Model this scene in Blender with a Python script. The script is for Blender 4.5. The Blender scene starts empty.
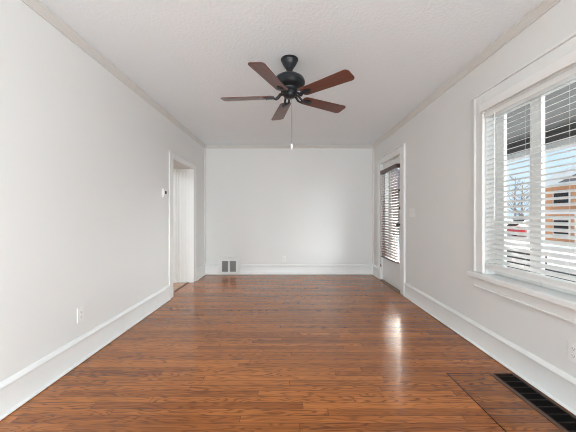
import bpy, bmesh, math, random
from mathutils import Vector, Matrix
random.seed(4)
S = bpy.context.scene
COL = S.collection
PI = math.pi
R = math.radians

# ------------------------------------------------------------------ camera, sky, light, exposure
cam_d = bpy.data.cameras.new('camera'); cam = bpy.data.objects.new('camera', cam_d); COL.objects.link(cam)
cam_d.sensor_width = 36.0; cam_d.lens = 283.0 / 576.0 * 36.0; cam_d.clip_start = 0.02; cam_d.clip_end = 300
HC = 1.131
cam.location = (0, 0, HC); cam.rotation_euler = (R(90), 0, 0)
S.camera = cam

W = bpy.data.worlds.new('sky'); S.world = W; W.use_nodes = True
wn = W.node_tree.nodes; wl = W.node_tree.links; wn.clear()
w_out = wn.new('ShaderNodeOutputWorld'); w_bg = wn.new('ShaderNodeBackground')
w_tc = wn.new('ShaderNodeTexCoord'); w_n = wn.new('ShaderNodeTexNoise'); w_r = wn.new('ShaderNodeValToRGB')
w_n.inputs['Scale'].default_value = 3.0; w_n.inputs['Detail'].default_value = 5.0
w_r.color_ramp.elements[0].position = 0.42; w_r.color_ramp.elements[0].color = (0.58, 0.78, 0.98, 1)
w_r.color_ramp.elements[1].position = 0.60; w_r.color_ramp.elements[1].color = (0.96, 0.98, 1.0, 1)
wl.new(w_tc.outputs['Generated'], w_n.inputs['Vector']); wl.new(w_n.outputs['Fac'], w_r.inputs['Fac'])
w_mx = wn.new('ShaderNodeMix'); w_mx.data_type = 'RGBA'; w_mx.inputs['B'].default_value = (1.0, 0.93, 0.86, 1)
wl.new(w_r.outputs['Color'], w_mx.inputs['A']); wl.new(w_mx.outputs['Result'], w_bg.inputs['Color']); wl.new(w_bg.outputs['Background'], w_out.inputs['Surface'])
GLOW_DIR = Vector((1.62, 4.2 * 283 / 260, 2.30)).normalized()  # added bright sky patch, aimed through the glazed door for the floor glare
w_dot = wn.new('ShaderNodeVectorMath'); w_dot.operation = 'DOT_PRODUCT'; w_dot.inputs[1].default_value = GLOW_DIR
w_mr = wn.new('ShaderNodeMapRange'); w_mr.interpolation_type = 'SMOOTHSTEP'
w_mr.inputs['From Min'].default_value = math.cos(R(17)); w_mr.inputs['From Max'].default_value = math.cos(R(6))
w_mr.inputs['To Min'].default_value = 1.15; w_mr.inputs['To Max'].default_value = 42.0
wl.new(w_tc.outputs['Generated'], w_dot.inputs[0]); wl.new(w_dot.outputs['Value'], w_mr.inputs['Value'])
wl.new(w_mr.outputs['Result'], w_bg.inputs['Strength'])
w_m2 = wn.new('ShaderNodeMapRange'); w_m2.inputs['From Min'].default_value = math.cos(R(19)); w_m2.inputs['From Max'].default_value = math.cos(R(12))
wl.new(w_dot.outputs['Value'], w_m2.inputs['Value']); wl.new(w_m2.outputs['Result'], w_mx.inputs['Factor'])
W.cycles.sampling_method = 'MANUAL'; W.cycles.sample_map_resolution = 512

def light(name, kind, loc, rot, energy, color=(1, 1, 1), size=(1, 1), angle=None):
    d = bpy.data.lights.new(name, kind); o = bpy.data.objects.new(name, d); COL.objects.link(o)
    d.energy = energy; d.color = color
    if kind == 'AREA':
        d.shape = 'RECTANGLE'; d.size, d.size_y = size
    if angle is not None: d.angle = angle
    o.location = loc; o.rotation_euler = rot
    return o
# hazy low sun from behind on the right, softened by thin cloud
sun = light('hazy_sun', 'SUN', (8, -8, 6), (0, 0, 0), 4.4, (0.93, 0.97, 1.0), angle=R(28))
sun.rotation_euler = Vector((-0.78, 0.60, -0.17)).to_track_quat('-Z', 'Y').to_euler()
# added fill lamps outside two unseen windows, tilted up to lift the ceiling
light('side_fill_light', 'AREA', (1.80, -2.30, 1.40), (0, R(112), 0), 165, (0.87, 0.955, 1.0), (1.30, 2.0))
light('front_fill_light', 'AREA', (0.0, -4.14, 1.40), (R(119), 0, 0), 225, (0.87, 0.955, 1.0), (2.5, 1.30))
# added unseen lamp that brightens the passage beyond the doorway
light('hall_fill_light', 'AREA', (-2.75, 3.9, 2.28), (0, 0, 0), 22, (0.97, 0.98, 1.0), (0.35, 0.35))

S.view_settings.view_transform = 'Standard'; S.view_settings.look = 'None'
S.view_settings.gamma = 1.0; S.view_settings.use_curve_mapping = False
S.view_settings.exposure = 0.04
S.cycles.max_bounces = 14; S.cycles.diffuse_bounces = 9; S.cycles.glossy_bounces = 6
S.cycles.transparent_max_bounces = 24; S.cycles.transmission_bounces = 6
S.cycles.use_denoising = True
S.cycles.filter_width = 1.0
S.cycles.sample_clamp_indirect = 6.0

# ------------------------------------------------------------------ materials
def mat(name, color, rough=0.5, metal=0.0, spec=0.5, bump=None, coat=0.0, var=None, trans=0.0):
    m = bpy.data.materials.new(name); m.use_nodes = True
    nt = m.node_tree; b = nt.nodes['Principled BSDF']
    b.inputs['Base Color'].default_value = (*color, 1); b.inputs['Roughness'].default_value = rough
    b.inputs['Metallic'].default_value = metal; b.inputs['Specular IOR Level'].default_value = spec
    b.inputs['Coat Weight'].default_value = coat; b.inputs['Coat Roughness'].default_value = 0.08
    tc = nt.nodes.new('ShaderNodeTexCoord')
    n = nt.nodes.new('ShaderNodeTexNoise'); nt.links.new(tc.outputs['Object'], n.inputs['Vector'])
    sc, amt = var or (6.0, 0.03)
    n.inputs['Scale'].default_value = sc; n.inputs['Detail'].default_value = 3
    mx = nt.nodes.new('ShaderNodeMix'); mx.data_type = 'RGBA'
    nt.links.new(n.outputs['Fac'], mx.inputs['Factor'])
    mx.inputs['A'].default_value = (*[c * (1 - amt) for c in color], 1)
    mx.inputs['B'].default_value = (*[min(1, c * (1 + amt)) for c in color], 1)
    nt.links.new(mx.outputs['Result'], b.inputs['Base Color'])
    if bump:
        bn = nt.nodes.new('ShaderNodeTexNoise'); bn.inputs['Scale'].default_value = bump[0]; bn.inputs['Detail'].default_value = 4
        nt.links.new(tc.outputs['Object'], bn.inputs['Vector'])
        bp = nt.nodes.new('ShaderNodeBump'); bp.inputs['Strength'].default_value = bump[1]; bp.inputs['Distance'].default_value = bump[2]
        nt.links.new(bn.outputs['Fac'], bp.inputs['Height']); nt.links.new(bp.outputs['Normal'], b.inputs['Normal'])
    if trans:
        tb = nt.nodes.new('ShaderNodeBsdfTranslucent'); ms = nt.nodes.new('ShaderNodeMixShader')
        nt.links.new(mx.outputs['Result'], tb.inputs['Color'])
        ms.inputs['Fac'].default_value = trans
        out = nt.nodes['Material Output']
        nt.links.new(b.outputs[0], ms.inputs[1]); nt.links.new(tb.outputs[0], ms.inputs[2]); nt.links.new(ms.outputs[0], out.inputs['Surface'])
    return m

class G:
    """tiny node-graph helper"""
    def __init__(s, m): s.nt = m.node_tree; s.n = s.nt.nodes; s.l = s.nt.links
    def math(s, op, a, b=None, c=None):
        x = s.n.new('ShaderNodeMath'); x.operation = op
        for i, v in enumerate((a, b, c)):
            if v is None: continue
            if hasattr(v, 'node'): s.l.new(v, x.inputs[i])
            else: x.inputs[i].default_value = v
        return x.outputs[0]
    def vec(s, x, y, z=0.0):
        c = s.n.new('ShaderNodeCombineXYZ')
        for i, v in enumerate((x, y, z)):
            if hasattr(v, 'node'): s.l.new(v, c.inputs[i])
            else: c.inputs[i].default_value = v
        return c.outputs[0]
    def white(s, v):
        w = s.n.new('ShaderNodeTexWhiteNoise'); w.noise_dimensions = '3D'; s.l.new(v, w.inputs['Vector']); return w.outputs['Value']
    def noise(s, v, scale=1.0, detail=2.0, rough=0.5):
        t = s.n.new('ShaderNodeTexNoise'); s.l.new(v, t.inputs['Vector'])
        t.inputs['Scale'].default_value = scale; t.inputs['Detail'].default_value = detail; t.inputs['Roughness'].default_value = rough
        return t.outputs['Fac']
    def ramp(s, f, stops):
        r = s.n.new('ShaderNodeValToRGB'); s.l.new(f, r.inputs['Fac'])
        e = r.color_ramp.elements
        while len(e) < len(stops): e.new(0.5)
        for k, (p, c) in enumerate(stops): e[k].position = p; e[k].color = (*c, 1)
        return r.outputs['Color']
    def mix(s, f, a, b, blend='MIX'):
        m = s.n.new('ShaderNodeMix'); m.data_type = 'RGBA'; m.blend_type = blend
        for key, v in (('Factor', f), ('A', a), ('B', b)):
            if hasattr(v, 'node'): s.l.new(v, m.inputs[key])
            else: m.inputs[key].default_value = v if key == 'Factor' else (*v, 1)
        return m.outputs['Result']

def wood_floor(name, along='x', board=0.0572, tone=1.0, length=1.25, light_c=(0.56, 0.188, 0.036), dark_c=(0.175, 0.047, 0.009), rough=0.21):
    m = bpy.data.materials.new(name); m.use_nodes = True
    g = G(m); b = g.n['Principled BSDF']
    tc = g.n.new('ShaderNodeTexCoord'); sp = g.n.new('ShaderNodeSeparateXYZ'); g.l.new(tc.outputs['Object'], sp.inputs[0])
    X, Y = (sp.outputs[0], sp.outputs[1]) if along == 'x' else (sp.outputs[1], sp.outputs[0])
    v = g.math('DIVIDE', Y, board); row = g.math('FLOOR', v); fy = g.math('FRACT', v)
    off = g.math('MULTIPLY', g.white(g.vec(row, 3.1, 0.7)), 7.0)
    u = g.math('ADD', g.math('DIVIDE', X, length), off); bi = g.math('FLOOR', u); fx = g.math('FRACT', u)
    rnd = g.white(g.vec(row, bi, 1.3)); rnd2 = g.white(g.vec(row, bi, 8.9))
    # cathedral grain: contour lines of a stretched noise field, different on every board
    field = g.noise(g.vec(g.math('ADD', g.math('MULTIPLY', X, 1.5), g.math('MULTIPLY', rnd, 57.0)), g.math('MULTIPLY', Y, 13.0), g.math('MULTIPLY', rnd2, 31.0)), 1.0, 2.0, 0.45)
    rings = g.math('SINE', g.math('MULTIPLY', field, 105.0))
    rings = g.math('POWER', g.math('MULTIPLY_ADD', rings, 0.5, 0.5), 3.0)
    fine = g.noise(g.vec(g.math('MULTIPLY', X, 3.2), g.math('MULTIPLY', Y, 80.0), rnd), 1.0, 5.0, 0.7)
    broad = g.noise(g.vec(g.math('MULTIPLY', X, 1.0), g.math('MULTIPLY', Y, 2.2), 0.0), 1.0, 2.0)
    t = g.math('MULTIPLY_ADD', rnd, 0.50, 0.07)
    t = g.math('ADD', t, g.math('MULTIPLY', g.math('SUBTRACT', fine, 0.5), 1.15))
    t = g.math('ADD', t, g.math('MULTIPLY', g.math('SUBTRACT', broad, 0.5), 0.35))
    t = g.math('ADD', t, 0.18)
    base = g.ramp(t, [(0.0, [c * tone for c in dark_c]), (0.5, [(a + d) * 0.5 * tone for a, d in zip(light_c, dark_c)]), (1.0, [c * tone for c in light_c])])
    col = g.mix(g.math('MULTIPLY', rings, g.math('MULTIPLY_ADD', rnd2, 0.45, 0.35)), base, [c * 0.45 * tone for c in dark_c])
    seam = g.math('MAXIMUM', g.math('LESS_THAN', fy, 0.05), g.math('LESS_THAN', fx, 0.0022))
    col = g.mix(g.math('MULTIPLY', seam, 0.75), col, (0.03, 0.011, 0.005))
    g.l.new(col, b.inputs['Base Color'])
    b.inputs['Roughness'].default_value = rough; b.inputs['Specular IOR Level'].default_value = 0.5
    b.inputs['Coat Weight'].default_value = 0.12; b.inputs['Coat Roughness'].default_value = 0.07
    bp = g.n.new('ShaderNodeBump'); bp.inputs['Strength'].default_value = 0.10; bp.inputs['Distance'].default_value = 0.002
    h = g.math('SUBTRACT', g.math('MULTIPLY', fine, 0.5), g.math('MULTIPLY', seam, 0.6))
    g.l.new(h, bp.inputs['Height']); g.l.new(bp.outputs[0], b.inputs['Normal'])
    return m

def wood_grain(name, a, b_, rough=0.35, sx=2.0, sy=55.0, ax=0, ay=1, coat=0.1):
    m = bpy.data.materials.new(name); m.use_nodes = True
    g = G(m); b = g.n['Principled BSDF']
    tc = g.n.new('ShaderNodeTexCoord'); sp = g.n.new('ShaderNodeSeparateXYZ'); g.l.new(tc.outputs['Object'], sp.inputs[0])
    f = g.noise(g.vec(g.math('MULTIPLY', sp.outputs[ax], sx), g.math('MULTIPLY', sp.outputs[ay], sy), 0.3), 1.0, 3.0, 0.6)
    g.l.new(g.ramp(f, [(0.3, a), (0.7, b_)]), b.inputs['Base Color'])
    b.inputs['Roughness'].default_value = rough; b.inputs['Coat Weight'].default_value = coat
    return m

def glass_mat(name):
    m = bpy.data.materials.new(name); m.use_nodes = True
    nt = m.node_tree; nt.nodes.clear()
    out = nt.nodes.new('ShaderNodeOutputMaterial'); t = nt.nodes.new('ShaderNodeBsdfTransparent'); gl = nt.nodes.new('ShaderNodeBsdfGlossy')
    gl.inputs['Roughness'].default_value = 0.02; t.inputs['Color'].default_value = (0.97, 0.985, 0.98, 1)
    lw = nt.nodes.new('ShaderNodeLayerWeight'); lw.inputs['Blend'].default_value = 0.5
    p5 = nt.nodes.new('ShaderNodeMath'); p5.operation = 'POWER'; p5.inputs[1].default_value = 5.0
    fr = nt.nodes.new('ShaderNodeMath'); fr.operation = 'MULTIPLY_ADD'; fr.inputs[1].default_value = 0.9; fr.inputs[2].default_value = 0.03
    nt.links.new(lw.outputs['Facing'], p5.inputs[0]); nt.links.new(p5.outputs[0], fr.inputs[0])
    mx = nt.nodes.new('ShaderNodeMixShader')
    nt.links.new(fr.outputs[0], mx.inputs[0]); nt.links.new(t.outputs[0], mx.inputs[1]); nt.links.new(gl.outputs[0], mx.inputs[2])
    nt.links.new(mx.outputs[0], out.inputs['Surface'])
    return m

def wall_paint(name, color, rough=0.55):
    return mat(name, color, rough, spec=0.3, bump=(55.0, 0.06, 0.004), var=(1.2, 0.015))

M = {}
M['wall'] = wall_paint('wall_paint', (0.742, 0.742, 0.73))
M['ceiling'] = mat('ceiling_texture', (0.87, 0.94, 0.98), 0.8, spec=0.2, bump=(46.0, 0.45, 0.007), var=(2.0, 0.015))
M['trim'] = mat('trim_paint', (0.775, 0.78, 0.77), 0.32, spec=0.45)
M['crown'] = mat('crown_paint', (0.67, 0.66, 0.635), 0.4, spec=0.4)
M['white'] = mat('white_plastic', (0.79, 0.79, 0.78), 0.35)
M['blind'] = mat('blind_white', (0.88, 0.88, 0.87), 0.35, trans=0.12)
M['cord'] = mat('cord_white', (0.75, 0.75, 0.73), 0.6)
M['floor'] = wood_floor('oak_floor')
M['patch'] = wood_floor('oak_patch', along='x', tone=0.72, length=0.9)
M['hall_floor'] = wood_floor('hall_floor', tone=1.0, light_c=(0.62, 0.37, 0.20), dark_c=(0.46, 0.25, 0.13))
M['bronze'] = mat('aged_bronze', (0.022, 0.026, 0.030), 0.34, metal=0.35, spec=0.5)
M['blade'] = wood_grain('mahogany_blade', (0.085, 0.026, 0.017), (0.165, 0.057, 0.038), 0.40, coat=0.3)
M['dark_slot'] = mat('dark_slot', (0.03, 0.03, 0.03), 0.6)
M['duct'] = mat('duct_dark', (0.004, 0.003, 0.003), 0.9, spec=0.1)
M['grille_grey'] = mat('grille_grey', (0.30, 0.30, 0.30), 0.5)
M['register'] = mat('register_brown', (0.012, 0.007, 0.005), 0.6, spec=0.3)
M['register_wood'] = wood_grain('register_wood', (0.055, 0.022, 0.012), (0.11, 0.043, 0.021), 0.4, 50.0, 2.0)
M['screen'] = mat('lcd_dark', (0.05, 0.055, 0.05), 0.25)
M['glass'] = glass_mat('window_glass')
M['door_blind'] = mat('mauve_slat', (0.32, 0.205, 0.175), 0.32, trans=0.10)
M['door_rail'] = wood_grain('dark_walnut', (0.045, 0.020, 0.014), (0.09, 0.038, 0.026), 0.35, 40, 2.0)
M['steel'] = mat('dark_steel', (0.08, 0.075, 0.07), 0.35, metal=0.8)
M['brass'] = mat('threshold_brass', (0.20, 0.13, 0.07), 0.4, metal=0.6)
M['porch_board'] = mat('porch_ceiling_grey', (0.22, 0.215, 0.21), 0.7)
M['porch_dark'] = mat('porch_dark_brown', (0.022, 0.019, 0.016), 0.7)
M['porch_light'] = mat('porch_trim_grey', (0.55, 0.55, 0.55), 0.6)
M['porch_deck'] = mat('porch_deck', (0.55, 0.55, 0.54), 0.8)
M['snow'] = mat('pale_street', (0.80, 0.80, 0.80), 0.85, var=(0.3, 0.1))
M['brick'] = mat('orange_brick', (0.62, 0.30, 0.15), 0.8, var=(4.0, 0.25))
M['roof_grey'] = mat('roof_shingle', (0.16, 0.15, 0.16), 0.8)
M['house_white'] = mat('house_white', (0.80, 0.80, 0.80), 0.6)
M['dark_glass'] = mat('dark_glass', (0.02, 0.022, 0.025), 0.1)
M['red'] = mat('red_paint', (0.55, 0.02, 0.03), 0.3)
M['teal'] = mat('teal_paint', (0.10, 0.18, 0.20), 0.3)
M['black_paint'] = mat('black_paint', (0.015, 0.015, 0.016), 0.3)
M['tire'] = mat('tire_rubber', (0.015, 0.015, 0.015), 0.8)
M['bark'] = mat('bark', (0.24, 0.21, 0.19), 0.9)
M['stucco'] = mat('house_siding', (0.060, 0.055, 0.050), 0.8)

# ------------------------------------------------------------------ mesh helpers
class MB:
    def __init__(s): s.bm = bmesh.new()
    def box(s, x0, x1, y0, y1, z0, z1):
        vs = [s.bm.verts.new(p) for p in ((x0, y0, z0), (x1, y0, z0), (x1, y1, z0), (x0, y1, z0), (x0, y0, z1), (x1, y0, z1), (x1, y1, z1), (x0, y1, z1))]
        for f in ((0, 3, 2, 1), (4, 5, 6, 7), (0, 1, 5, 4), (1, 2, 6, 5), (2, 3, 7, 6), (3, 0, 4, 7)): s.bm.faces.new([vs[i] for i in f])
        return s
    def sweep(s, prof, p0, p1, a, b):
        """closed profile [(u,v)] in axes a,b swept from p0 to p1"""
        p0, p1, a, b = map(Vector, (p0, p1, a, b))
        r0 = [s.bm.verts.new(p0 + a * u + b * v) for u, v in prof]; r1 = [s.bm.verts.new(p1 + a * u + b * v) for u, v in prof]
        n = len(prof)
        for i in range(n): s.bm.faces.new((r0[i], r0[(i + 1) % n], r1[(i + 1) % n], r1[i]))
        s.bm.faces.new(r0[::-1]); s.bm.faces.new(r1)
        return s
    def lathe(s, prof, n=40, c=(0, 0, 0), axis='z'):
        """prof [(r,h)]"""
        cx, cy, cz = c; rings = []
        for r, h in prof:
            ring = []
            for k in range(n):
                t = 2 * PI * k / n; p, q = r * math.cos(t), r * math.sin(t)
                co = {'z': (cx + p, cy + q, cz + h), 'x': (cx + h, cy + p, cz + q), 'y': (cx + q, cy + h, cz + p)}[axis]
                ring.append(s.bm.verts.new(co))
            rings.append(ring)
        for i in range(len(rings) - 1):
            for k in range(n):
                s.bm.faces.new((rings[i][k], rings[i][(k + 1) % n], rings[i + 1][(k + 1) % n], rings[i + 1][k]))
        s.bm.faces.new(rings[0][::-1]); s.bm.faces.new(rings[-1])
        return s
    def tube(s, pts, rad, n=8):
        pts = [Vector(p) for p in pts]; rads = rad if isinstance(rad, (list, tuple)) else [rad] * len(pts)
        rings = []
        for i, p in enumerate(pts):
            d = (pts[min(i + 1, len(pts) - 1)] - pts[max(i - 1, 0)]).normalized()
            up = Vector((0, 0, 1)) if abs(d.z) < 0.9 else Vector((1, 0, 0))
            a = d.cross(up).normalized(); b = a.cross(d).normalized()
            rings.append([s.bm.verts.new(p + (a * math.cos(2 * PI * k / n) + b * math.sin(2 * PI * k / n)) * rads[i]) for k in range(n)])
        for i in range(len(rings) - 1):
            for k in range(n): s.bm.faces.new((rings[i][k], rings[i][(k + 1) % n], rings[i + 1][(k + 1) % n], rings[i + 1][k]))
        s.bm.faces.new(rings[0][::-1]); s.bm.faces.new(rings[-1])
        return s
    def prism(s, poly, z0, z1):
        a = [s.bm.verts.new((x, y, z0)) for x, y in poly]; b = [s.bm.verts.new((x, y, z1)) for x, y in poly]; n = len(poly)
        for i in range(n): s.bm.faces.new((a[i], a[(i + 1) % n], b[(i + 1) % n], b[i]))
        s.bm.faces.new(a[::-1]); s.bm.faces.new(b)
        return s
    def build(s, name, m, parent=None, smooth=False, bevel=0.0, seg=2):
        bmesh.ops.recalc_face_normals(s.bm, faces=s.bm.faces)
        me = bpy.data.meshes.new(name); s.bm.to_mesh(me); s.bm.free()
        me.materials.append(m)
        if smooth:
            for p in me.polygons: p.use_smooth = True
            try: me.set_sharp_from_angle(angle=R(40))
            except Exception: pass
        o = bpy.data.objects.new(name, me); COL.objects.link(o)
        if parent: o.parent = parent
        if bevel:
            bv = o.modifiers.new('bevel', 'BEVEL'); bv.width = bevel; bv.segments = seg; bv.limit_method = 'ANGLE'; bv.angle_limit = R(40)
        return o

def tag(o, label=None, cat=None, group=None, kind=None):
    if label: o['label'] = label
    if cat: o['category'] = cat
    if group: o['group'] = group
    if kind: o['kind'] = kind
    return o
def thing(name, label, cat, loc=(0, 0, 0), rz=0.0, group=None, kind=None):
    o = bpy.data.objects.new(name, None); COL.objects.link(o); o.empty_display_size = 0.05
    o.location = loc; o.rotation_euler = (0, 0, rz)
    return tag(o, label, cat, group, kind)
def struct(mb, name, m, label, cat, **k):
    return tag(mb.build(name, m, **k), label, cat, kind='structure')

# ------------------------------------------------------------------ room shell
XL, XR, YB, YF, H = -1.615, 1.655, 5.4858, -4.0, 2.5
T = 0.125
# openings
WY0, WY1, WZ0, WZ1 = 0.1524, 2.3728, 0.62, 2.00        # big window, right wall
SY0, SY1, SZ0, SZ1 = -3.30, -1.30, 0.75, 2.05      # added side window behind the camera
DY0, DY1, DZ1 = 4.1362, 5.0069, 2.04                   # glazed door, right wall
OY0, OY1, OZ1 = 3.9620, 4.8110, 1.93                   # doorway, left wall
FX0, FX1, FZ0, FZ1 = -1.25, 1.25, 0.75, 2.05       # added front window behind the camera
LT = 0.44                                          # the left wall is deep at the doorway

def holed_wall(mb, axis, c0, c1, a0, a1, z0, z1, holes):
    """wall slab between c0..c1 on its thickness axis, running a0..a1; holes [(h0,h1,hz0,hz1)] sorted"""
    def bx(p, q, r, s_):
        if q - p < 1e-5 or s_ - r < 1e-5: return
        if axis == 'x': mb.box(c0, c1, p, q, r, s_)
        else: mb.box(p, q, c0, c1, r, s_)
    cur = a0
    for h0, h1, hz0, hz1 in holes:
        bx(cur, h0, z0, z1); bx(h0, h1, z0, hz0); bx(h0, h1, hz1, z1); cur = h1
    bx(cur, a1, z0, z1)
    return mb

m = holed_wall(MB(), 'x', XR, XR + T, YF - T, YB + T, 0, H, [(SY0, SY1, SZ0, SZ1), (WY0, WY1, WZ0, WZ1), (DY0, DY1, 0, DZ1)])
struct(m, 'wall_right', M['wall'], 'off-white painted wall holding the wide window and the glazed door', 'wall')
m = MB()
m.box(XL - 0.12, XL, YF - T, 3.1, 0, H)
holed_wall(m, 'x', XL - LT, XL, 3.1, YB + T, 0, H, [(OY0, OY1, 0, OZ1)])
struct(m, 'wall_left', M['wall'], 'long plain off-white wall with the open doorway', 'wall')
struct(MB().box(XL - LT, XR + T, YB, YB + T, 0, H), 'wall_back', M['wall'], 'bare off-white end wall facing the viewer', 'wall')
struct(holed_wall(MB(), 'y', YF - T, YF, XL - LT, XR + T, 0, H, [(FX0, FX1, FZ0, FZ1)]), 'wall_front', M['wall'], 'off-white wall behind the viewer with an added window', 'wall')
struct(MB().box(XL - 0.085, XR + 0.07, YF, YB, -0.06, 0), 'floor', M['floor'], 'glossy orange-brown strip oak floor', 'floor')
struct(MB().box(XL - LT, XR + T, YF - T, YB + T, H, H + 0.1), 'ceiling', M['ceiling'], 'white lightly textured ceiling', 'ceiling')

# hall beyond the doorway
struct(MB().box(-3.40, XL - 0.085, 2.40, 5.75, -0.06, -0.003), 'floor_hall', M['hall_floor'], 'pale tan wooden floor through the doorway', 'floor')
m = MB(); m.box(-3.5, -3.4, 2.3, 5.85, 0, H); m.box(-3.4, XL - 0.12, 2.3, 2.4, 0, H); m.box(-3.4, XL - LT, 5.75, 5.85, 0, H)
struct(m, 'wall_hall', M['wall'], 'off-white walls of the hall beyond the doorway', 'wall')
struct(MB().box(-3.5, XL - LT, 2.3, 5.85, H, H + 0.1).box(XL - LT, XL - 0.12, 2.3, 3.1, H, H + 0.1), 'ceiling_hall', M['ceiling'], 'white ceiling of the hall beyond the doorway', 'ceiling')

# baseboards: board, cap and quarter-round shoe in one profile; u = out from the wall, v = up
BASE = [(0, 0), (0.024, 0), (0.024, 0.005), (0.034, 0.006), (0.033, 0.011), (0.028, 0.015), (0.018, 0.018), (0.016, 0.021), (0.016, 0.158), (0.022, 0.162), (0.024, 0.174), (0.019, 0.182), (0.012, 0.192), (0.006, 0.197), (0, 0.198)]
def base_run(mb, p0, p1, a): mb.sweep(BASE, p0, p1, a, (0, 0, 1)); return mb
m = MB(); base_run(m, (XL, YF, 0), (XL, OY0 - 0.136, 0), (1, 0, 0)); base_run(m, (XL, OY1 + 0.12, 0), (XL, YB, 0), (1, 0, 0))
struct(m, 'baseboard_left', M['trim'], 'tall white baseboard along the long plain wall', 'baseboard', smooth=True)
m = MB(); base_run(m, (XR, YF, 0), (XR, DY0 - 0.16, 0), (-1, 0, 0)); base_run(m, (XR, DY1 + 0.14, 0), (XR, YB, 0), (-1, 0, 0))
struct(m, 'baseboard_right', M['trim'], 'tall white baseboard under the wide window', 'baseboard', smooth=True)
m = MB(); base_run(m, (XL, YB, 0), (-1.35, YB, 0), (0, -1, 0)); base_run(m, (-0.94, YB, 0), (XR, YB, 0), (0, -1, 0))
struct(m, 'baseboard_back', M['trim'], 'tall white baseboard along the end wall', 'baseboard', smooth=True)

# crown moulding
CR = [(0, 0), (0, -0.064), (0.007, -0.064), (0.009, -0.054), (0.0045, -0.052), (0.010, -0.046), (0.018, -0.040), (0.024, -0.028), (0.033, -0.016), (0.039, -0.012), (0.039, -0.006), (0.034, -0.005), (0.034, 0)]
m = MB(); m.sweep(CR, (XL, YF, H), (XL, YB, H), (1, 0, 0), (0, 0, 1))
struct(m, 'trim_1', M['crown'], 'slim crown moulding above the long plain wall', 'crown moulding', smooth=True)
m = MB(); m.sweep(CR, (XR, YF, H), (XR, YB, H), (-1, 0, 0), (0, 0, 1))
struct(m, 'trim_2', M['crown'], 'slim crown moulding above the wide window', 'crown moulding', smooth=True)
m = MB(); m.sweep(CR, (XL, YB, H), (XR, YB, H), (0, -1, 0), (0, 0, 1))
struct(m, 'trim_3', M['crown'], 'slim crown moulding across the end wall', 'crown moulding', smooth=True)
QR = [(0, 0), (0.028, 0), (0.026, 0.012), (0.018, 0.021), (0.009, 0.026), (0, 0.028)]
struct(MB().sweep(QR, (XL, YB, 0.198), (XL, YB, H - 0.06), (1, 0, 0), (0, -1, 0)), 'trim_4', M['crown'], 'thin vertical corner bead beside the wall vent', 'corner trim', smooth=True)
struct(MB().sweep(QR, (XR, YB, 0.198), (XR, YB, H - 0.06), (-1, 0, 0), (0, -1, 0)), 'trim_5', M['crown'], 'thin vertical corner bead beside the glazed door', 'corner trim', smooth=True)

# casing of the left doorway, and its deep panelled jamb
m = MB()
m.box(XL, XL + 0.012, OY0 - 0.13, OY0, 0, OZ1 + 0.075)
m.box(XL, XL + 0.012, OY1, OY1 + 0.114, 0, OZ1 + 0.075)
m.box(XL, XL + 0.012, OY0, OY1, OZ1, OZ1 + 0.075)
m.box(XL, XL + 0.018, OY0 - 0.145, OY1 + 0.13, OZ1 + 0.075, OZ1 + 0.084)
m.box(XL, XL + 0.016, OY1 + 0.098, OY1 + 0.116, 0, OZ1 + 0.075)
struct(m, 'trim_6', M['trim'], 'white door casing around the open doorway', 'door casing', bevel=0.003)
m = MB()
m.box(XL - 0.105, XL - 0.085, OY1 - 0.007, OY1, 0, OZ1)
m.box(XL - 0.155, XL - 0.145, OY1 - 0.005, OY1, 0, OZ1)
m.box(XL - 0.225, XL - 0.205, OY1 - 0.008, OY1, 0, OZ1)
m.box(XL - 0.262, XL - 0.245, OY1 - 0.010, OY1, 0, OZ1)
m.box(XL - 0.44, XL - 0.29, OY1 - 0.012, OY1, 0, OZ1)
m.box(XL - 0.44, XL - 0.27, OY1 - 0.030, OY1, 0, 0.035)
m.box(XL - 0.44, XL, OY1 - 0.008, OY1, OZ1 - 0.03, OZ1)
struct(m, 'trim_7', M['trim'], 'white grooved jamb lining inside the open doorway', 'door jamb', bevel=0.002)
struct(MB().box(XL - 0.10, XL - 0.072, OY0, OY1, 0, 0.006), 'trim_8', M['register_wood'], 'dark wooden threshold strip in the open doorway', 'threshold')

# ------------------------------------------------------------------ glazed door with its casing (right wall)
DX = XR + 0.020                                     # room face of the door leaf
door = thing('door_1', 'white exterior door with a full-length glass pane and brown slatted blind', 'door', (DX, (DY0 + DY1) / 2, 0), kind='structure')
def lay(mb, *a): return mb.box(*a)
yc = (DY0 + DY1) / 2
m = MB()
for a in ((DY0 + 0.006, DY0 + 0.12, 0.014, DZ1 - 0.006), (DY1 - 0.12, DY1 - 0.006, 0.014, DZ1 - 0.006), (DY0 + 0.12, DY1 - 0.12, 0.014, 0.425), (DY0 + 0.12, DY1 - 0.12, 1.90, DZ1 - 0.006)):
    m.box(0, 0.044, a[0] - yc, a[1] - yc, a[2], a[3])
m.build('door_leaf', M['trim'], door, bevel=0.002)
MB().box(0.018, 0.024, DY0 + 0.121 - yc, DY1 - 0.121 - yc, 0.426, 1.899).build('glass_pane', M['glass'], door)
ky = DY0 + 0.065 - yc
k = MB().lathe([(0.030, 0), (0.030, -0.006), (0.011, -0.010), (0.011, -0.036), (0.022, -0.042), (0.028, -0.052), (0.026, -0.064), (0.012, -0.070)], 24, (0, ky, 1.0), 'x').build('door_knob', M['steel'], door, smooth=True)
MB().box(-0.004, 0.0005, ky - 0.024, ky + 0.024, 0.93, 1.07).build('knob_plate', M['steel'], door, bevel=0.002)
m = MB().lathe([(0.027, 0), (0.027, -0.010), (0.020, -0.016)], 24, (0, ky, 1.25), 'x'); m.box(-0.032, -0.014, ky - 0.005, ky + 0.005, 1.235, 1.265)
m.build('deadbolt', M['steel'], door, smooth=True)
m = MB().box(-0.012, 0.0, ky - 0.028, ky + 0.03, 1.50, 1.53); m.lathe([(0.008, 0), (0.008, -0.03), (0.004, -0.034)], 16, (0, ky + 0.018, 1.515), 'x')
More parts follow.
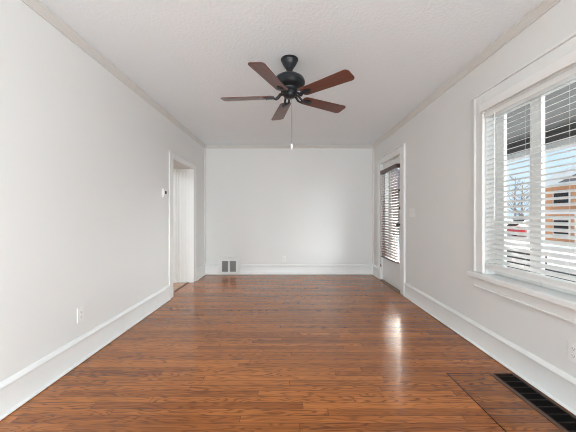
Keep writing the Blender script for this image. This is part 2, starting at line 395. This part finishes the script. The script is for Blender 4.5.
m.build('slide_latch', M['steel'], door, bevel=0.001)
m = MB()
m.box(XR - 0.022, XR, DY0 - 0.147, DY0 - 0.012, 0, DZ1 + 0.10)
m.box(XR - 0.030, XR, DY0 - 0.157, DY0 - 0.132, 0, DZ1 + 0.10)
m.box(XR - 0.022, XR, DY1 + 0.012, DY1 + 0.13, 0, DZ1 + 0.10)
m.box(XR - 0.030, XR, DY1 + 0.11, DY1 + 0.135, 0, DZ1 + 0.10)
m.box(XR - 0.022, XR, DY0 - 0.012, DY1 + 0.012, DZ1 + 0.004, DZ1 + 0.10)
m.box(XR - 0.032, XR, DY0 - 0.162, DY1 + 0.14, DZ1 + 0.10, DZ1 + 0.118)
struct(m, 'trim_9', M['trim'], 'white casing around the glazed door', 'door casing', bevel=0.003)
m = MB(); m.box(XR, XR + T, DY0 - 0.0, DY0 + 0.005, 0, DZ1); m.box(XR, XR + T, DY1 - 0.005, DY1, 0, DZ1); m.box(XR, XR + T, DY0, DY1, DZ1 - 0.005, DZ1)
struct(m, 'trim_10', M['trim'], 'white jamb lining of the glazed door', 'door jamb')
struct(MB().box(XR - 0.028, XR + T + 0.02, DY0 - 0.0, DY1, -0.01, 0.012), 'trim_11', M['brass'], 'dull brown metal threshold under the glazed door', 'threshold', bevel=0.003)

# blind hung on the door
DB0, DB1 = 4.2287, 4.9362
bx = XR - 0.022
db = thing('door_blind', 'brown slatted blind hanging over the glass of the white door', 'blind', (bx, (DB0 + DB1) / 2, 0.42))
def drel(z): return z - 0.42
hw = (DB1 - DB0) / 2
m = MB().box(-0.022, 0.040, -hw - 0.01, hw + 0.01, drel(1.855), drel(1.915)); m.build('head_rail', M['door_rail'], db, bevel=0.004)
m = MB(); z = 0.478; PITCH, SW, TILT = 0.0430, 0.050, R(20)
dz_, dx_ = math.sin(TILT) * SW / 2, math.cos(TILT) * SW / 2
while z < 1.85:
    zz = drel(z)
    prof = [(-dx_, -dz_), (0, 0.0022), (dx_, dz_), (dx_, dz_ + 0.002), (0, 0.0042), (-dx_, -dz_ + 0.002)]
    m.sweep(prof, (0.014, -hw, zz), (0.010, hw, zz), (1, 0, 0), (0, 0, 1)); z += PITCH
m.build('slats', M['door_blind'], db)
MB().box(-0.010, 0.030, -hw, hw, drel(0.42), drel(0.442)).build('bottom_rail', M['door_rail'], db, bevel=0.003)
for s in (-0.75, 0, 0.75):
    m = MB(); m.tube([(-0.009, s * hw, drel(0.43)), (-0.009, s * hw, drel(1.87))], 0.0015, 6); m.tube([(0.029, s * hw, drel(0.43)), (0.029, s * hw, drel(1.87))], 0.0015, 6)
    m.build('ladder_cord', M['door_blind'], db)
m = MB(); m.tube([(-0.020, hw - 0.02, drel(1.87)), (-0.022, hw - 0.02, drel(0.30))], 0.0022, 6); m.lathe([(0.004, 0), (0.008, -0.012), (0.008, -0.045), (0.003, -0.05)], 12, (-0.022, hw - 0.02, drel(0.30)))
m.build('pull_cord', M['door_rail'], db)

# ------------------------------------------------------------------ wide window (right wall)
win = thing('window_1', 'wide white-framed window with a white slatted blind', 'window', (XR, (WY0 + WY1) / 2, 0), kind='structure')
wc = (WY0 + WY1) / 2
def wb(mb, x0, x1, y0, y1, z0, z1): return mb.box(x0 - XR, x1 - XR, y0 - wc, y1 - wc, z0, z1)
# casing
m = MB()
for y0, y1 in ((WY1, WY1 + 0.114), (WY0 - 0.105, WY0)):
    wb(m, XR - 0.020, XR, y0, y1, 0.65, 2.155)
wb(m, XR - 0.027, XR, WY1 + 0.096, WY1 + 0.12, 0.65, 2.155); wb(m, XR - 0.027, XR, WY0 - 0.11, WY0 - 0.088, 0.65, 2.155)
wb(m, XR - 0.027, XR, WY1 - 0.003, WY1 + 0.014, 0.649, 1.99)
wb(m, XR - 0.020, XR, WY0, WY1, 1.985, 2.155)
m.build('window_casing', M['trim'], win, bevel=0.003)
m = MB(); wb(m, XR - 0.034, XR, WY0 - 0.12, WY1 + 0.128, 2.155, 2.172); m.build('head_cap', M['trim'], win, bevel=0.004)
m = MB(); wb(m, XR - 0.062, XR + 0.10, WY0 - 0.13, WY1 + 0.147, 0.605, 0.648); m.build('window_sill', M['trim'], win, bevel=0.006, seg=3)
m = MB(); wb(m, XR - 0.020, XR, WY0 - 0.105, WY1 + 0.114, 0.515, 0.605); wb(m, XR - 0.026, XR, WY0 - 0.105, WY1 + 0.114, 0.515, 0.528); m.build('window_apron', M['trim'], win, bevel=0.003)
# jamb lining
m = MB(); wb(m, XR, XR + T, WY1 - 0.012, WY1, 0.648, 2.0); wb(m, XR, XR + T, WY0, WY0 + 0.012, 0.648, 2.0); wb(m, XR, XR + T, WY0, WY1, 1.988, 2.0); wb(m, XR + 0.10, XR + T, WY0, WY1, 0.62, 0.65)
m.build('window_frame', M['trim'], win)
# sashes: narrow side lights at both ends of a broad middle light
SX0, SX1 = XR + 0.075, XR + 0.103
mull = [(WY1 - 0.012, 2.2694), (2.0256, 1.9331), (0.60, 0.51), (0.27, WY0 + 0.012)]
m = MB()
for a, b in mull: wb(m, SX0, SX1, b, a, 0.65, 1.988)
m.build('mullion', M['trim'], win, bevel=0.003)
m = MB()
for a, b in ((2.2694, 2.0256), (1.9331, 0.60), (0.51, 0.27)):
    wb(m, SX0 + 0.004, SX1 - 0.004, b, a, 0.65, 0.715); wb(m, SX0 + 0.004, SX1 - 0.004, b, a, 1.955, 1.988)
m.build('sash_rail', M['trim'], win, bevel=0.003)
for a, b in ((2.2716, 2.0234), (1.9353, 0.598), (0.512, 0.268)):
    m = MB(); wb(m, SX0 + 0.014, SX0 + 0.018, b, a, 0.70, 1.96); m.build('glass_pane', M['glass'], win)

# the white blind
B0, B1 = WY0 + 0.02, WY1 - 0.018
wbz = 0.66
blind = thing('window_blind', 'wide white slatted blind with valance covering the wide window', 'blind', (XR + 0.008, (B0 + B1) / 2, wbz))
bc = (B0 + B1) / 2
def br(x): return x - (XR + 0.008)
m = MB(); m.box(br(1.590), br(1.602), B0 - bc, B1 - bc, 1.986 - wbz, 2.053 - wbz)
m.box(br(1.602), br(XR - 0.0205), B1 - bc - 0.010, B1 - bc, 1.986 - wbz, 2.053 - wbz); m.box(br(1.602), br(XR - 0.0205), B0 - bc, B0 - bc + 0.010, 1.986 - wbz, 2.053 - wbz)
m.build('valance', M['blind'], blind, bevel=0.003)
m = MB(); m.box(br(XR - 0.016), br(XR + 0.040), B0 - bc, B1 - bc, 1.945 - wbz, 1.985 - wbz); m.build('head_rail', M['white'], blind, bevel=0.002)
SW, TILT, PITCH = 0.050, R(20), 0.0395
dx_, dz_ = math.cos(TILT) * SW / 2, math.sin(TILT) * SW / 2
m = MB(); z = 0.765
while z < 1.94:
    zz = z - wbz
    prof = [(-dx_, -dz_), (0, 0.0012), (dx_, dz_), (dx_, dz_ + 0.003), (0, 0.0042), (-dx_, -dz_ + 0.003)]
    m.sweep(prof, (0.004, B0 - bc + 0.004, zz), (0.004, B1 - bc - 0.004, zz), (1, 0, 0), (0, 0, 1)); z += PITCH
m.build('slats', M['blind'], blind)
m = MB()
for zz in (0.7165, 0.7215, 0.7265, 0.7315, 0.7365): m.box(-0.021, 0.029, B0 - bc + 0.004, B1 - bc - 0.004, zz - wbz, zz - wbz + 0.0042)
m.build('gathered_slats', M['blind'], blind)
m = MB(); m.box(-0.022, 0.030, B0 - bc + 0.004, B1 - bc - 0.004, 0.695 - wbz, 0.716 - wbz); m.build('bottom_rail', M['blind'], blind, bevel=0.004)
for y in (2.2803, 1.9592, 1.6490, 1.30, 0.95, 0.60, 0.26):
    m = MB()
    for x in (-0.021, 0.029): m.tube([(x, y - bc, 0.70 - wbz), (x, y - bc, 1.96 - wbz)], 0.0008, 6)
    m.build('ladder_cord', M['cord'], blind)
m = MB(); m.tube([(-0.026, 2.2422 - bc, 1.96 - wbz), (-0.028, 2.2444 - bc, 1.10 - wbz)], 0.0032, 8); m.build('tilt_wand', M['white'], blind)

# unseen windows added behind the camera to go with the fill lamps
def simple_window(name, label, axis):
    w = thing(name, label, 'window', (0, 0, 0), kind='structure')
    m = MB()
    if axis == 'x':
        x0, x1, a0, a1, z0, z1 = XR + 0.06, XR + 0.11, SY0, SY1, SZ0, SZ1
        m.box(x0, x1, a0, a0 + 0.06, z0, z1); m.box(x0, x1, a1 - 0.06, a1, z0, z1); m.box(x0, x1, a0 + 0.06, a1 - 0.06, z0, z0 + 0.06); m.box(x0, x1, a0 + 0.06, a1 - 0.06, z1 - 0.06, z1)
        for y in (a0 - 0.10, a1): m.box(XR - 0.02, XR, y, y + 0.10, z0, z1 + 0.12)
        m.box(XR - 0.02, XR, a0, a1, z1, z1 + 0.12)
        s = MB().box(XR - 0.05, XR + 0.06, a0 - 0.12, a1 + 0.12, z0 - 0.04, z0)
        g = MB().box(x0 + 0.02, x0 + 0.025, a0 + 0.06, a1 - 0.06, z0 + 0.06, z1 - 0.06)
    else:
        y0, y1, a0, a1, z0, z1 = YF - 0.11, YF - 0.06, FX0, FX1, FZ0, FZ1
        m.box(a0, a0 + 0.06, y0, y1, z0, z1); m.box(a1 - 0.06, a1, y0, y1, z0, z1); m.box(a0 + 0.06, a1 - 0.06, y0, y1, z0, z0 + 0.06); m.box(a0 + 0.06, a1 - 0.06, y0, y1, z1 - 0.06, z1); m.box(-0.03, 0.03, y0, y1, z0 + 0.06, z1 - 0.06)
        for x in (a0 - 0.10, a1): m.box(x, x + 0.10, YF, YF + 0.02, z0, z1 + 0.12)
        m.box(a0, a1, YF, YF + 0.02, z1, z1 + 0.12)
        s = MB().box(a0 - 0.12, a1 + 0.12, YF - 0.06, YF + 0.05, z0 - 0.04, z0)
        g = MB().box(a0 + 0.06, a1 - 0.06, y0 + 0.02, y0 + 0.025, z0 + 0.06, z1 - 0.06)
    m.build('window_frame', M['trim'], w, bevel=0.003); s.build('window_sill', M['trim'], w, bevel=0.004); g.build('glass_pane', M['glass'], w)
simple_window('added_window_2', 'added plain white side window behind the viewer', 'x')
simple_window('added_window_3', 'added plain white front window behind the viewer', 'y')

# ------------------------------------------------------------------ ceiling fan
FX, FY = 0.013, 2.475
fan = thing('ceiling_fan', 'dark bronze ceiling fan with five reddish-brown wooden blades', 'ceiling fan', (FX, FY, H))
m = MB().lathe([(0.076, 0.0), (0.076, -0.010), (0.070, -0.014), (0.069, -0.024), (0.064, -0.029), (0.062, -0.038), (0.053, -0.054), (0.045, -0.066), (0.034, -0.082), (0.027, -0.094), (0.020, -0.098)], 48)
m.build('canopy', M['bronze'], fan, smooth=True)
MB().lathe([(0.020, -0.097), (0.020, -0.128), (0.032, -0.130), (0.034, -0.142)], 32).build('downrod', M['bronze'], fan, smooth=True)
m = MB().lathe([(0.034, -0.138), (0.064, -0.142), (0.098, -0.152), (0.122, -0.168), (0.132, -0.184), (0.136, -0.196), (0.136, -0.210), (0.130, -0.217), (0.127, -0.228), (0.116, -0.240), (0.094, -0.250), (0.070, -0.255), (0.068, -0.262)], 64)
m.build('motor_housing', M['bronze'], fan, smooth=True)
m = MB().lathe([(0.068, -0.260), (0.068, -0.276), (0.056, -0.284), (0.058, -0.290), (0.056, -0.318), (0.050, -0.328), (0.036, -0.337), (0.018, -0.341), (0.008, -0.342)], 48)
m.build('switch_housing', M['bronze'], fan, smooth=True)
BZ = -0.330
def blade_mesh():
    r0, r1 = 0.135, 0.606
    pts = []
    def w(r): return 0.054 + (r - r0) / (r1 - r0) * 0.015
    up = []
    # root end rounded, tip corners rounded
    for k in range(7):
        t = k / 6 * PI / 2; up.append((r0 + 0.030 * (1 - math.sin(t)) , 0.018 + (w(r0 + 0.03) - 0.018) * (math.sin(t) if k else 0)))
    up = [(r0, 0.0)] if False else up
    n = 8
    for k in range(1, n): r = r0 + 0.03 + (r1 - 0.035 - r0 - 0.03) * k / n; up.append((r, w(r)))
    for k in range(8):
        t = k / 7 * PI / 2; up.append((r1 - 0.035 + 0.035 * math.sin(t), w(r1) - 0.035 * (1 - math.cos(t))))
    # root: start on the axis side
    root = []
    for k in range(7):
        t = k / 6 * PI / 2; root.append((r0 + 0.03 - 0.03 * math.cos(t), (w(r0 + 0.03)) - 0.03 * (1 - math.sin(t))))
    up = root + up[7:]
    poly = up + [(x, -y) for x, y in reversed(up)]
    return poly
poly = blade_mesh()
ANG = [102.5, 174.5, 246.5, 318.5, 30.5]
proto = MB().prism(poly, 0.0, 0.0065)
blade0 = proto.build('blade', M['blade'], fan, bevel=0.002)
# iron: plate under the blade with a leaf-shaped medallion, and a curved arm to the hub
def iron_mb():
    m = MB()
    leaf = []
    for k in range(28):
        t = 2 * PI * k / 28; leaf.append((0.180 + 0.054 * math.cos(t), 0.026 * math.sin(t) * (1 + 0.25 * math.cos(t))))
    m.prism(leaf, -0.006, 0.0)
    leaf2 = [(0.180 + (x - 0.180) * 0.62, y * 0.55) for x, y in leaf]
    m.prism(leaf2, -0.011, -0.006)
    for sy in (-1, 1):
        m.tube([(0.054, sy * 0.010, 0.030), (0.082, sy * 0.016, 0.022), (0.102, sy * 0.020, -0.002), (0.120, sy * 0.016, -0.012), (0.142, sy * 0.009, -0.006)], [0.011, 0.010, 0.0095, 0.009, 0.007], 10)
    for p in ((0.155, 0.0), (0.206, 0.012), (0.206, -0.012)):
        m.lathe([(0.005, -0.006), (0.005, -0.013), (0.002, -0.015)], 10, (p[0], p[1], 0))
    return m
iron0 = iron_mb().build('blade_iron', M['bronze'], fan, smooth=True)
for i, a in enumerate(ANG):
    if i == 0: bl, ir = blade0, iron0
    else:
        bl = blade0.copy(); COL.objects.link(bl); bl.parent = fan
        ir = iron0.copy(); COL.objects.link(ir); ir.parent = fan
    for o in (bl, ir):
        o.location = (0, 0, BZ); o.rotation_euler = (R(-10.5), 0, R(a))
ch = MB(); cx, cyy = 0.020, -0.012
ch.tube([(cx, cyy, -0.345), (cx, cyy, -0.742)], 0.0024, 6)
for k in range(78):
    z = -0.35 - k * 0.005
    ch.lathe([(0.0008, 0.0024), (0.0034, 0.0), (0.0008, -0.0024)], 6, (cx, cyy, z))
chain = ch.build('pull_chain', mat('chain_nickel', (0.30, 0.29, 0.28), 0.35, metal=0.7), fan, smooth=True)
MB().lathe([(0.003, -0.738), (0.0075, -0.744), (0.009, -0.756), (0.0095, -0.776), (0.007, -0.786), (0.002, -0.788)], 20, (cx, cyy, 0)).build('pull_knob', M['white'], chain, smooth=True)

# ------------------------------------------------------------------ wall vent (end wall)
vx0, vx1, vz1 = -1.335, -0.955, 0.318
vy = YB
vent = thing('wall_vent', 'white-framed air return vent with two grey louvred panels low on the end wall', 'vent', ((vx0 + vx1) / 2, vy, 0))
hw = (vx1 - vx0) / 2
m = MB(); fy0 = -0.030
gx = [(-hw + 0.058, -0.014), (0.022, hw - 0.050)]
gz0, gz1 = 0.052, vz1 - 0.055
m.box(-hw, gx[0][0], fy0, 0, 0, vz1); m.box(gx[1][1], hw, fy0, 0, 0, vz1); m.box(gx[0][1], gx[1][0], fy0, 0, gz0, gz1)
m.box(gx[0][0], gx[1][1], fy0, 0, 0, gz0); m.box(gx[0][0], gx[1][1], fy0, 0, gz1, vz1)
m.build('vent_frame', M['trim'], vent, bevel=0.004)
m = MB().box(-hw - 0.012, -hw + 0.022, fy0 - 0.008, 0, 0.0, vz1 + 0.012); m.box(hw - 0.022, hw + 0.012, fy0 - 0.008, 0, 0.0, vz1 + 0.012); m.box(-hw + 0.022, hw - 0.022, fy0 - 0.008, 0, vz1 - 0.018, vz1 + 0.012)
m.build('vent_moulding', M['trim'], vent, bevel=0.004)
for a, b in gx:
    m = MB()
    n = 9
    for k in range(n):
        x = a + (k + 0.5) * (b - a) / n; m.box(x - 0.0035, x + 0.0035, -0.016, -0.006, gz0, gz1)
    for k in range(14):
        z = gz0 + (k + 0.5) * (gz1 - gz0) / 14
        m.box(a, b, -0.012, -0.004, z - 0.0042, z + 0.0042)
    g = m.build('louvre_panel', M['grille_grey'], vent)
    MB().box(a, b, -0.004, -0.0005, gz0, gz1).build('duct_backing', M['duct'], g)

# ------------------------------------------------------------------ outlets, switch, thermostat (wall frame: x along wall, -y out of the wall, z up)
def duplex(t, cx=0.0):
    for dz in (0.0205, -0.0205):
        m = MB(); pts = []
        for k in range(20):
            a = 2 * PI * k / 20; pts.append((cx + 0.0165 * math.cos(a), max(-0.0125, min(0.0125, 0.0165 * math.sin(a)))))
        # receptacle face as a prism out of the wall
        f = [m.bm.verts.new((x, -0.0085, z + dz)) for x, z in pts]; b = [m.bm.verts.new((x, -0.004, z + dz)) for x, z in pts]
        for i in range(20): m.bm.faces.new((f[i], f[(i + 1) % 20], b[(i + 1) % 20], b[i]))
        m.bm.faces.new(f); m.bm.faces.new(b[::-1])
        rc = m.build('receptacle', M['white'], t)
        s = MB(); s.box(cx - 0.0075, cx - 0.0050, -0.0088, -0.0070, dz - 0.002, dz + 0.0075); s.box(cx + 0.0050, cx + 0.0075, -0.0088, -0.0070, dz - 0.001, dz + 0.0065); s.lathe([(0.0026, -0.0088), (0.0026, -0.0070)], 12, (cx, 0, dz - 0.0075), 'y')
        s.build('socket_slot', M['dark_slot'], rc)
def outlet(label, loc, rz, gangs=1):
    t = thing('wall_outlet', label, 'outlet', loc, rz)
    w = 0.036 if gangs == 1 else 0.059
    MB().box(-w, w, -0.006, 0, -0.058, 0.058).build('cover_plate', M['white'], t, bevel=0.003)
    for g in range(gangs):
        cx = 0 if gangs == 1 else (-0.023 if g == 0 else 0.023)
        duplex(t, cx)
        MB().lathe([(0.003, -0.0072), (0.003, -0.005)], 12, (cx, 0, 0), 'y').build('plate_screw', M['cord'], t)
    return t
outlet('small white outlet above the baseboard of the end wall', (-0.077, YB, 0.297), 0)
outlet('white outlet on the long plain wall above its baseboard', (XL, 2.2009, 0.366), R(90))
outlet('double white outlet under the wide window, near the floor register', (XR, 1.6108, 0.342), R(-90), 2)

sw = thing('light_switch', 'white three-toggle light switch plate beside the glazed door', 'light switch', (XR, 3.7606, 1.172), R(-90))
MB().box(-0.083, 0.083, -0.006, 0, -0.0585, 0.0585).build('cover_plate', M['white'], sw, bevel=0.003)
for cx in (-0.046, 0, 0.046):
    m = MB(); m.sweep([(0, -0.006), (0, 0.006), (0.012, 0.012), (0.013, 0.006)], (cx - 0.004, -0.005, 0), (cx + 0.004, -0.005, 0), (0, -1, 0), (0, 0, 1))
    m.build('toggle', M['white'], sw)
th = thing('thermostat', 'small white thermostat with a dark screen beside the open doorway', 'thermostat', (XL, 3.69, 1.430), R(90))
MB().box(-0.066, 0.066, -0.006, 0, -0.062, 0.062).build('wall_plate', M['white'], th, bevel=0.002)
MB().box(-0.050, 0.058, -0.022, -0.006, -0.052, 0.050).build('housing', M['white'], th, bevel=0.005)
MB().box(-0.022, 0.024, -0.0232, -0.021, -0.012, 0.026).build('screen', M['screen'], th, bevel=0.001)

# ------------------------------------------------------------------ floor register and the patch beside it
rx0, rx1, ry0, ry1 = 1.440, 1.612, 1.05, 2.0332
reg = thing('floor_register', 'dark brown metal floor register set against the baseboard under the window', 'floor register', ((rx0 + rx1) / 2, (ry0 + ry1) / 2, 0))
hx, hy = (rx1 - rx0) / 2, (ry1 - ry0) / 2
m = MB(); fw = 0.026
m.box(-hx, -hx + fw, -hy, hy, 0, 0.006); m.box(hx - 0.012, hx, -hy, hy, 0, 0.006); m.box(-hx + fw, hx - 0.012, -hy, -hy + 0.02, 0, 0.006); m.box(-hx + fw, hx - 0.012, hy - 0.012, hy, 0, 0.006)
m.build('register_frame', M['register_wood'], reg, bevel=0.002)
m = MB(); n = 15; ix0, ix1 = -hx + fw, hx - 0.012
for k in range(n):
    y = -hy + 0.02 + (k + 0.5) * (2 * hy - 0.032) / n
    m.box(ix0, ix1, y - 0.0035, y + 0.0035, 0.0012, 0.0050)
for x in (ix0 + 0.004, ix1 - 0.004): m.box(x - 0.004, x + 0.004, -hy + 0.02, hy - 0.012, 0.0012, 0.0045)
g = m.build('grille', M['register'], reg)
MB().box(ix0, ix1, -hy + 0.02, hy - 0.012, 0.0002, 0.0010).build('duct_backing', M['duct'], reg)
pm = MB().box(1.145, 1.438, 1.00, 2.0311, -0.01, 0.0012)
struct(pm, 'floor_patch', M['patch'], 'darker patch of floorboards beside the floor register', 'floor patch')
struct(MB().box(1.139, 1.145, 1.00, 2.0371, -0.01, 0.0010).box(1.139, 1.438, 2.0311, 2.0371, -0.01, 0.0010), 'trim_12', M['duct'], 'dark seam around the patch of floorboards', 'floor seam')

# ------------------------------------------------------------------ outside: porch
PX = 4.0
struct(MB().box(XR + T, PX + 0.15, 0.9, 5.4, 2.42, 2.50), 'porch_ceiling', M['porch_board'], 'grey board ceiling of the porch outside the window', 'porch ceiling')
struct(MB().box(PX - 0.10, PX + 0.12, 0.9, 5.4, 2.20, 2.42), 'porch_beam', M['porch_dark'], 'dark brown beam along the edge of the porch', 'porch beam')
struct(MB().box(PX - 0.12, PX + 0.14, 0.9, 5.4, 2.13, 2.20), 'porch_fascia', M['porch_light'], 'pale trim board under the porch beam', 'porch trim')
struct(MB().box(XR + T, PX + 0.15, -3, 6.2, -0.25, -0.05), 'porch_deck', M['porch_deck'], 'pale concrete porch deck outside the door', 'porch deck')
wl_ = thing('porch_wall', 'low dark porch wall outside the wide window', 'porch wall', (PX, 1.5, -0.05), kind='structure')
MB().box(-0.08, 0.08, -4.5, 3.9, 0, 0.34).build('wall_body', M['porch_dark'], wl_)
MB().box(-0.10, 0.10, -4.5, 3.0, 0.34, 0.38).build('wall_cap', M['black_paint'], wl_)
MB().box(-0.12, 0.12, 3.0, 3.9, 0.34, 0.60).build('wall_pier', M['porch_dark'], wl_)

struct(MB().box(XR + T, 80, -60, 120, -0.8, -0.6), 'ground', M['snow'], 'pale bright street and yard outside', 'ground')

# orange brick house across the street, its front towards this porch
house = thing('house', 'orange brick house with white porch roof across the street', 'house', (18.0, 14.7, -0.6))
def hb(mb, x0, x1, y0, y1, z0, z1): return mb.box(x0, x1, y0, y1, z0, z1)
m = MB(); hb(m, 0, 7, -6, 5.2, 0, 3.7); m.build('house_wall', M['brick'], house)
m = MB(); m.sweep([(-6.4, 0), (5.6, 0), (5.6, 0.14), (-0.4, 2.2), (-6.4, 0.14)], (-0.5, 0, 3.7), (7.4, 0, 3.7), (0, 1, 0), (0, 0, 1)); m.build('roof', M['house_white'], house)
m = MB(); m.sweep([(-4.2, 0.12), (3.6, 0.12), (-0.3, 1.55)], (-0.54, 0, 3.76), (-0.50, 0, 3.76), (0, 1, 0), (0, 0, 1)); m.build('gable_panel', M['roof_grey'], house)
m = MB(); hb(m, -2.0, 0, -5.6, 4.6, 1.85, 2.10); m.build('porch_roof', M['house_white'], house)
for y in (-5.4, -2.2, 1.0, 4.2):
    m = MB(); hb(m, -1.9, -1.7, y, y + 0.2, 0, 1.85); m.build('porch_post', M['house_white'], house)
for z in (0.55, 2.45):
    for y in (-4.6, -2.6, -0.6, 1.4, 3.4):
        m = MB(); hb(m, -0.06, 0, y - 0.08, y + 1.08, z - 0.08, z + 0.98); f = m.build('window_frame', M['house_white'], house)
        m = MB(); hb(m, -0.08, -0.061, y, y + 1.0, z, z + 0.9); m.build('window_glass', M['dark_glass'], f)

def car(label, loc, rz, paint):
    t = thing('car', label, 'car', loc, rz)
    body = [(-2.1, 0.30), (2.1, 0.30), (2.15, 0.55), (2.0, 0.78), (1.1, 0.90), (0.45, 1.38), (-0.95, 1.42), (-1.65, 0.95), (-2.1, 0.88)]
    MB().sweep(body, (0, -0.85, 0), (0, 0.85, 0), (1, 0, 0), (0, 0, 1)).build('car_body', paint, t, bevel=0.08)
    g = [(-1.50, 0.95), (0.95, 0.93), (0.42, 1.32), (-0.92, 1.35)]
    MB().sweep(g, (0, -0.87, 0), (0, 0.87, 0), (1, 0, 0), (0, 0, 1)).build('side_glass', M['dark_glass'], t)
    for x in (-1.3, 1.35):
        for y in (-0.80, 0.80):
            MB().lathe([(0.18, -0.10), (0.32, -0.10), (0.32, 0.10), (0.18, 0.10)], 24, (x, y, 0.32), 'y').build('wheel', M['tire'], t, smooth=True)
    return t
car('red car parked across the street, seen between slats', (21.2, 24.0, -0.6), R(180), M['red'])
car('black car parked alongside the red car', (21.0, 26.5, -0.6), R(180), M['black_paint'])
car('dark teal car parked behind the red car', (37.0, 45.0, -0.6), R(90), M['teal'])

def tree(label, loc, h, seed):
    rnd = random.Random(seed)
    t = thing('tree', label, 'tree', loc)
    MB().tube([(0, 0, 0), (0.05, 0.02, h * 0.3), (-0.03, 0.05, h * 0.55), (0.05, 0, h)], [0.14, 0.12, 0.08, 0.02], 8).build('trunk', M['bark'], t, smooth=True)
    m = MB()
    for k in range(16):
        z = h * (0.28 + 0.68 * rnd.random()); a = rnd.random() * 2 * PI; L = (h - z) * 0.55 + 0.5
        d = Vector((math.cos(a), math.sin(a), 0.45 + 0.5 * rnd.random()))
        p0 = Vector((0, 0, z)); p1 = p0 + d * L * 0.5; p2 = p0 + d * L + Vector((rnd.uniform(-.2, .2), rnd.uniform(-.2, .2), 0.1))
        m.tube([p0, p1, p2], [0.04, 0.025, 0.008], 5)
        for q in range(3):
            s = p0.lerp(p2, 0.4 + 0.18 * q); e = s + Vector((rnd.uniform(-.6, .6), rnd.uniform(-.6, .6), rnd.uniform(.1, .5)))
            m.tube([s, e], [0.014, 0.004], 4)
    m.build('branches', M['bark'], t)
tree('bare tree beside the orange house, seen through the narrow pane', (25.5, 30.8, -0.6), 5.5, 1)
tree('bare tree behind the cars, seen through the narrow pane', (30.5, 38.0, -0.6), 7.0, 5)
tree('bare leafless tree beyond the glazed door', (6.0, 16.6, -0.6), 6.5, 9)
nb = thing('house', 'dark siding house farther down the street beyond the glazed door', 'house', (9.0, 29.0, -0.6))
MB().box(-4.5, 3.5, -3, 3, 0, 4.2).build('house_wall', M['stucco'], nb)
MB().sweep([(-5, 4.2), (4, 4.2), (-0.5, 6.8)], (0, -3.4, 0), (0, 3.4, 0), (1, 0, 0), (0, 0, 1)).build('roof', M['roof_grey'], nb)
for x in (-3.2, -0.6, 1.8):
    f = MB().box(x - 0.06, x + 1.06, -3.06, -3.0, 1.2, 2.6).build('window_frame', M['house_white'], nb)
    MB().box(x, x + 1.0, -3.09, -3.061, 1.26, 2.54).build('window_glass', M['dark_glass'], f)
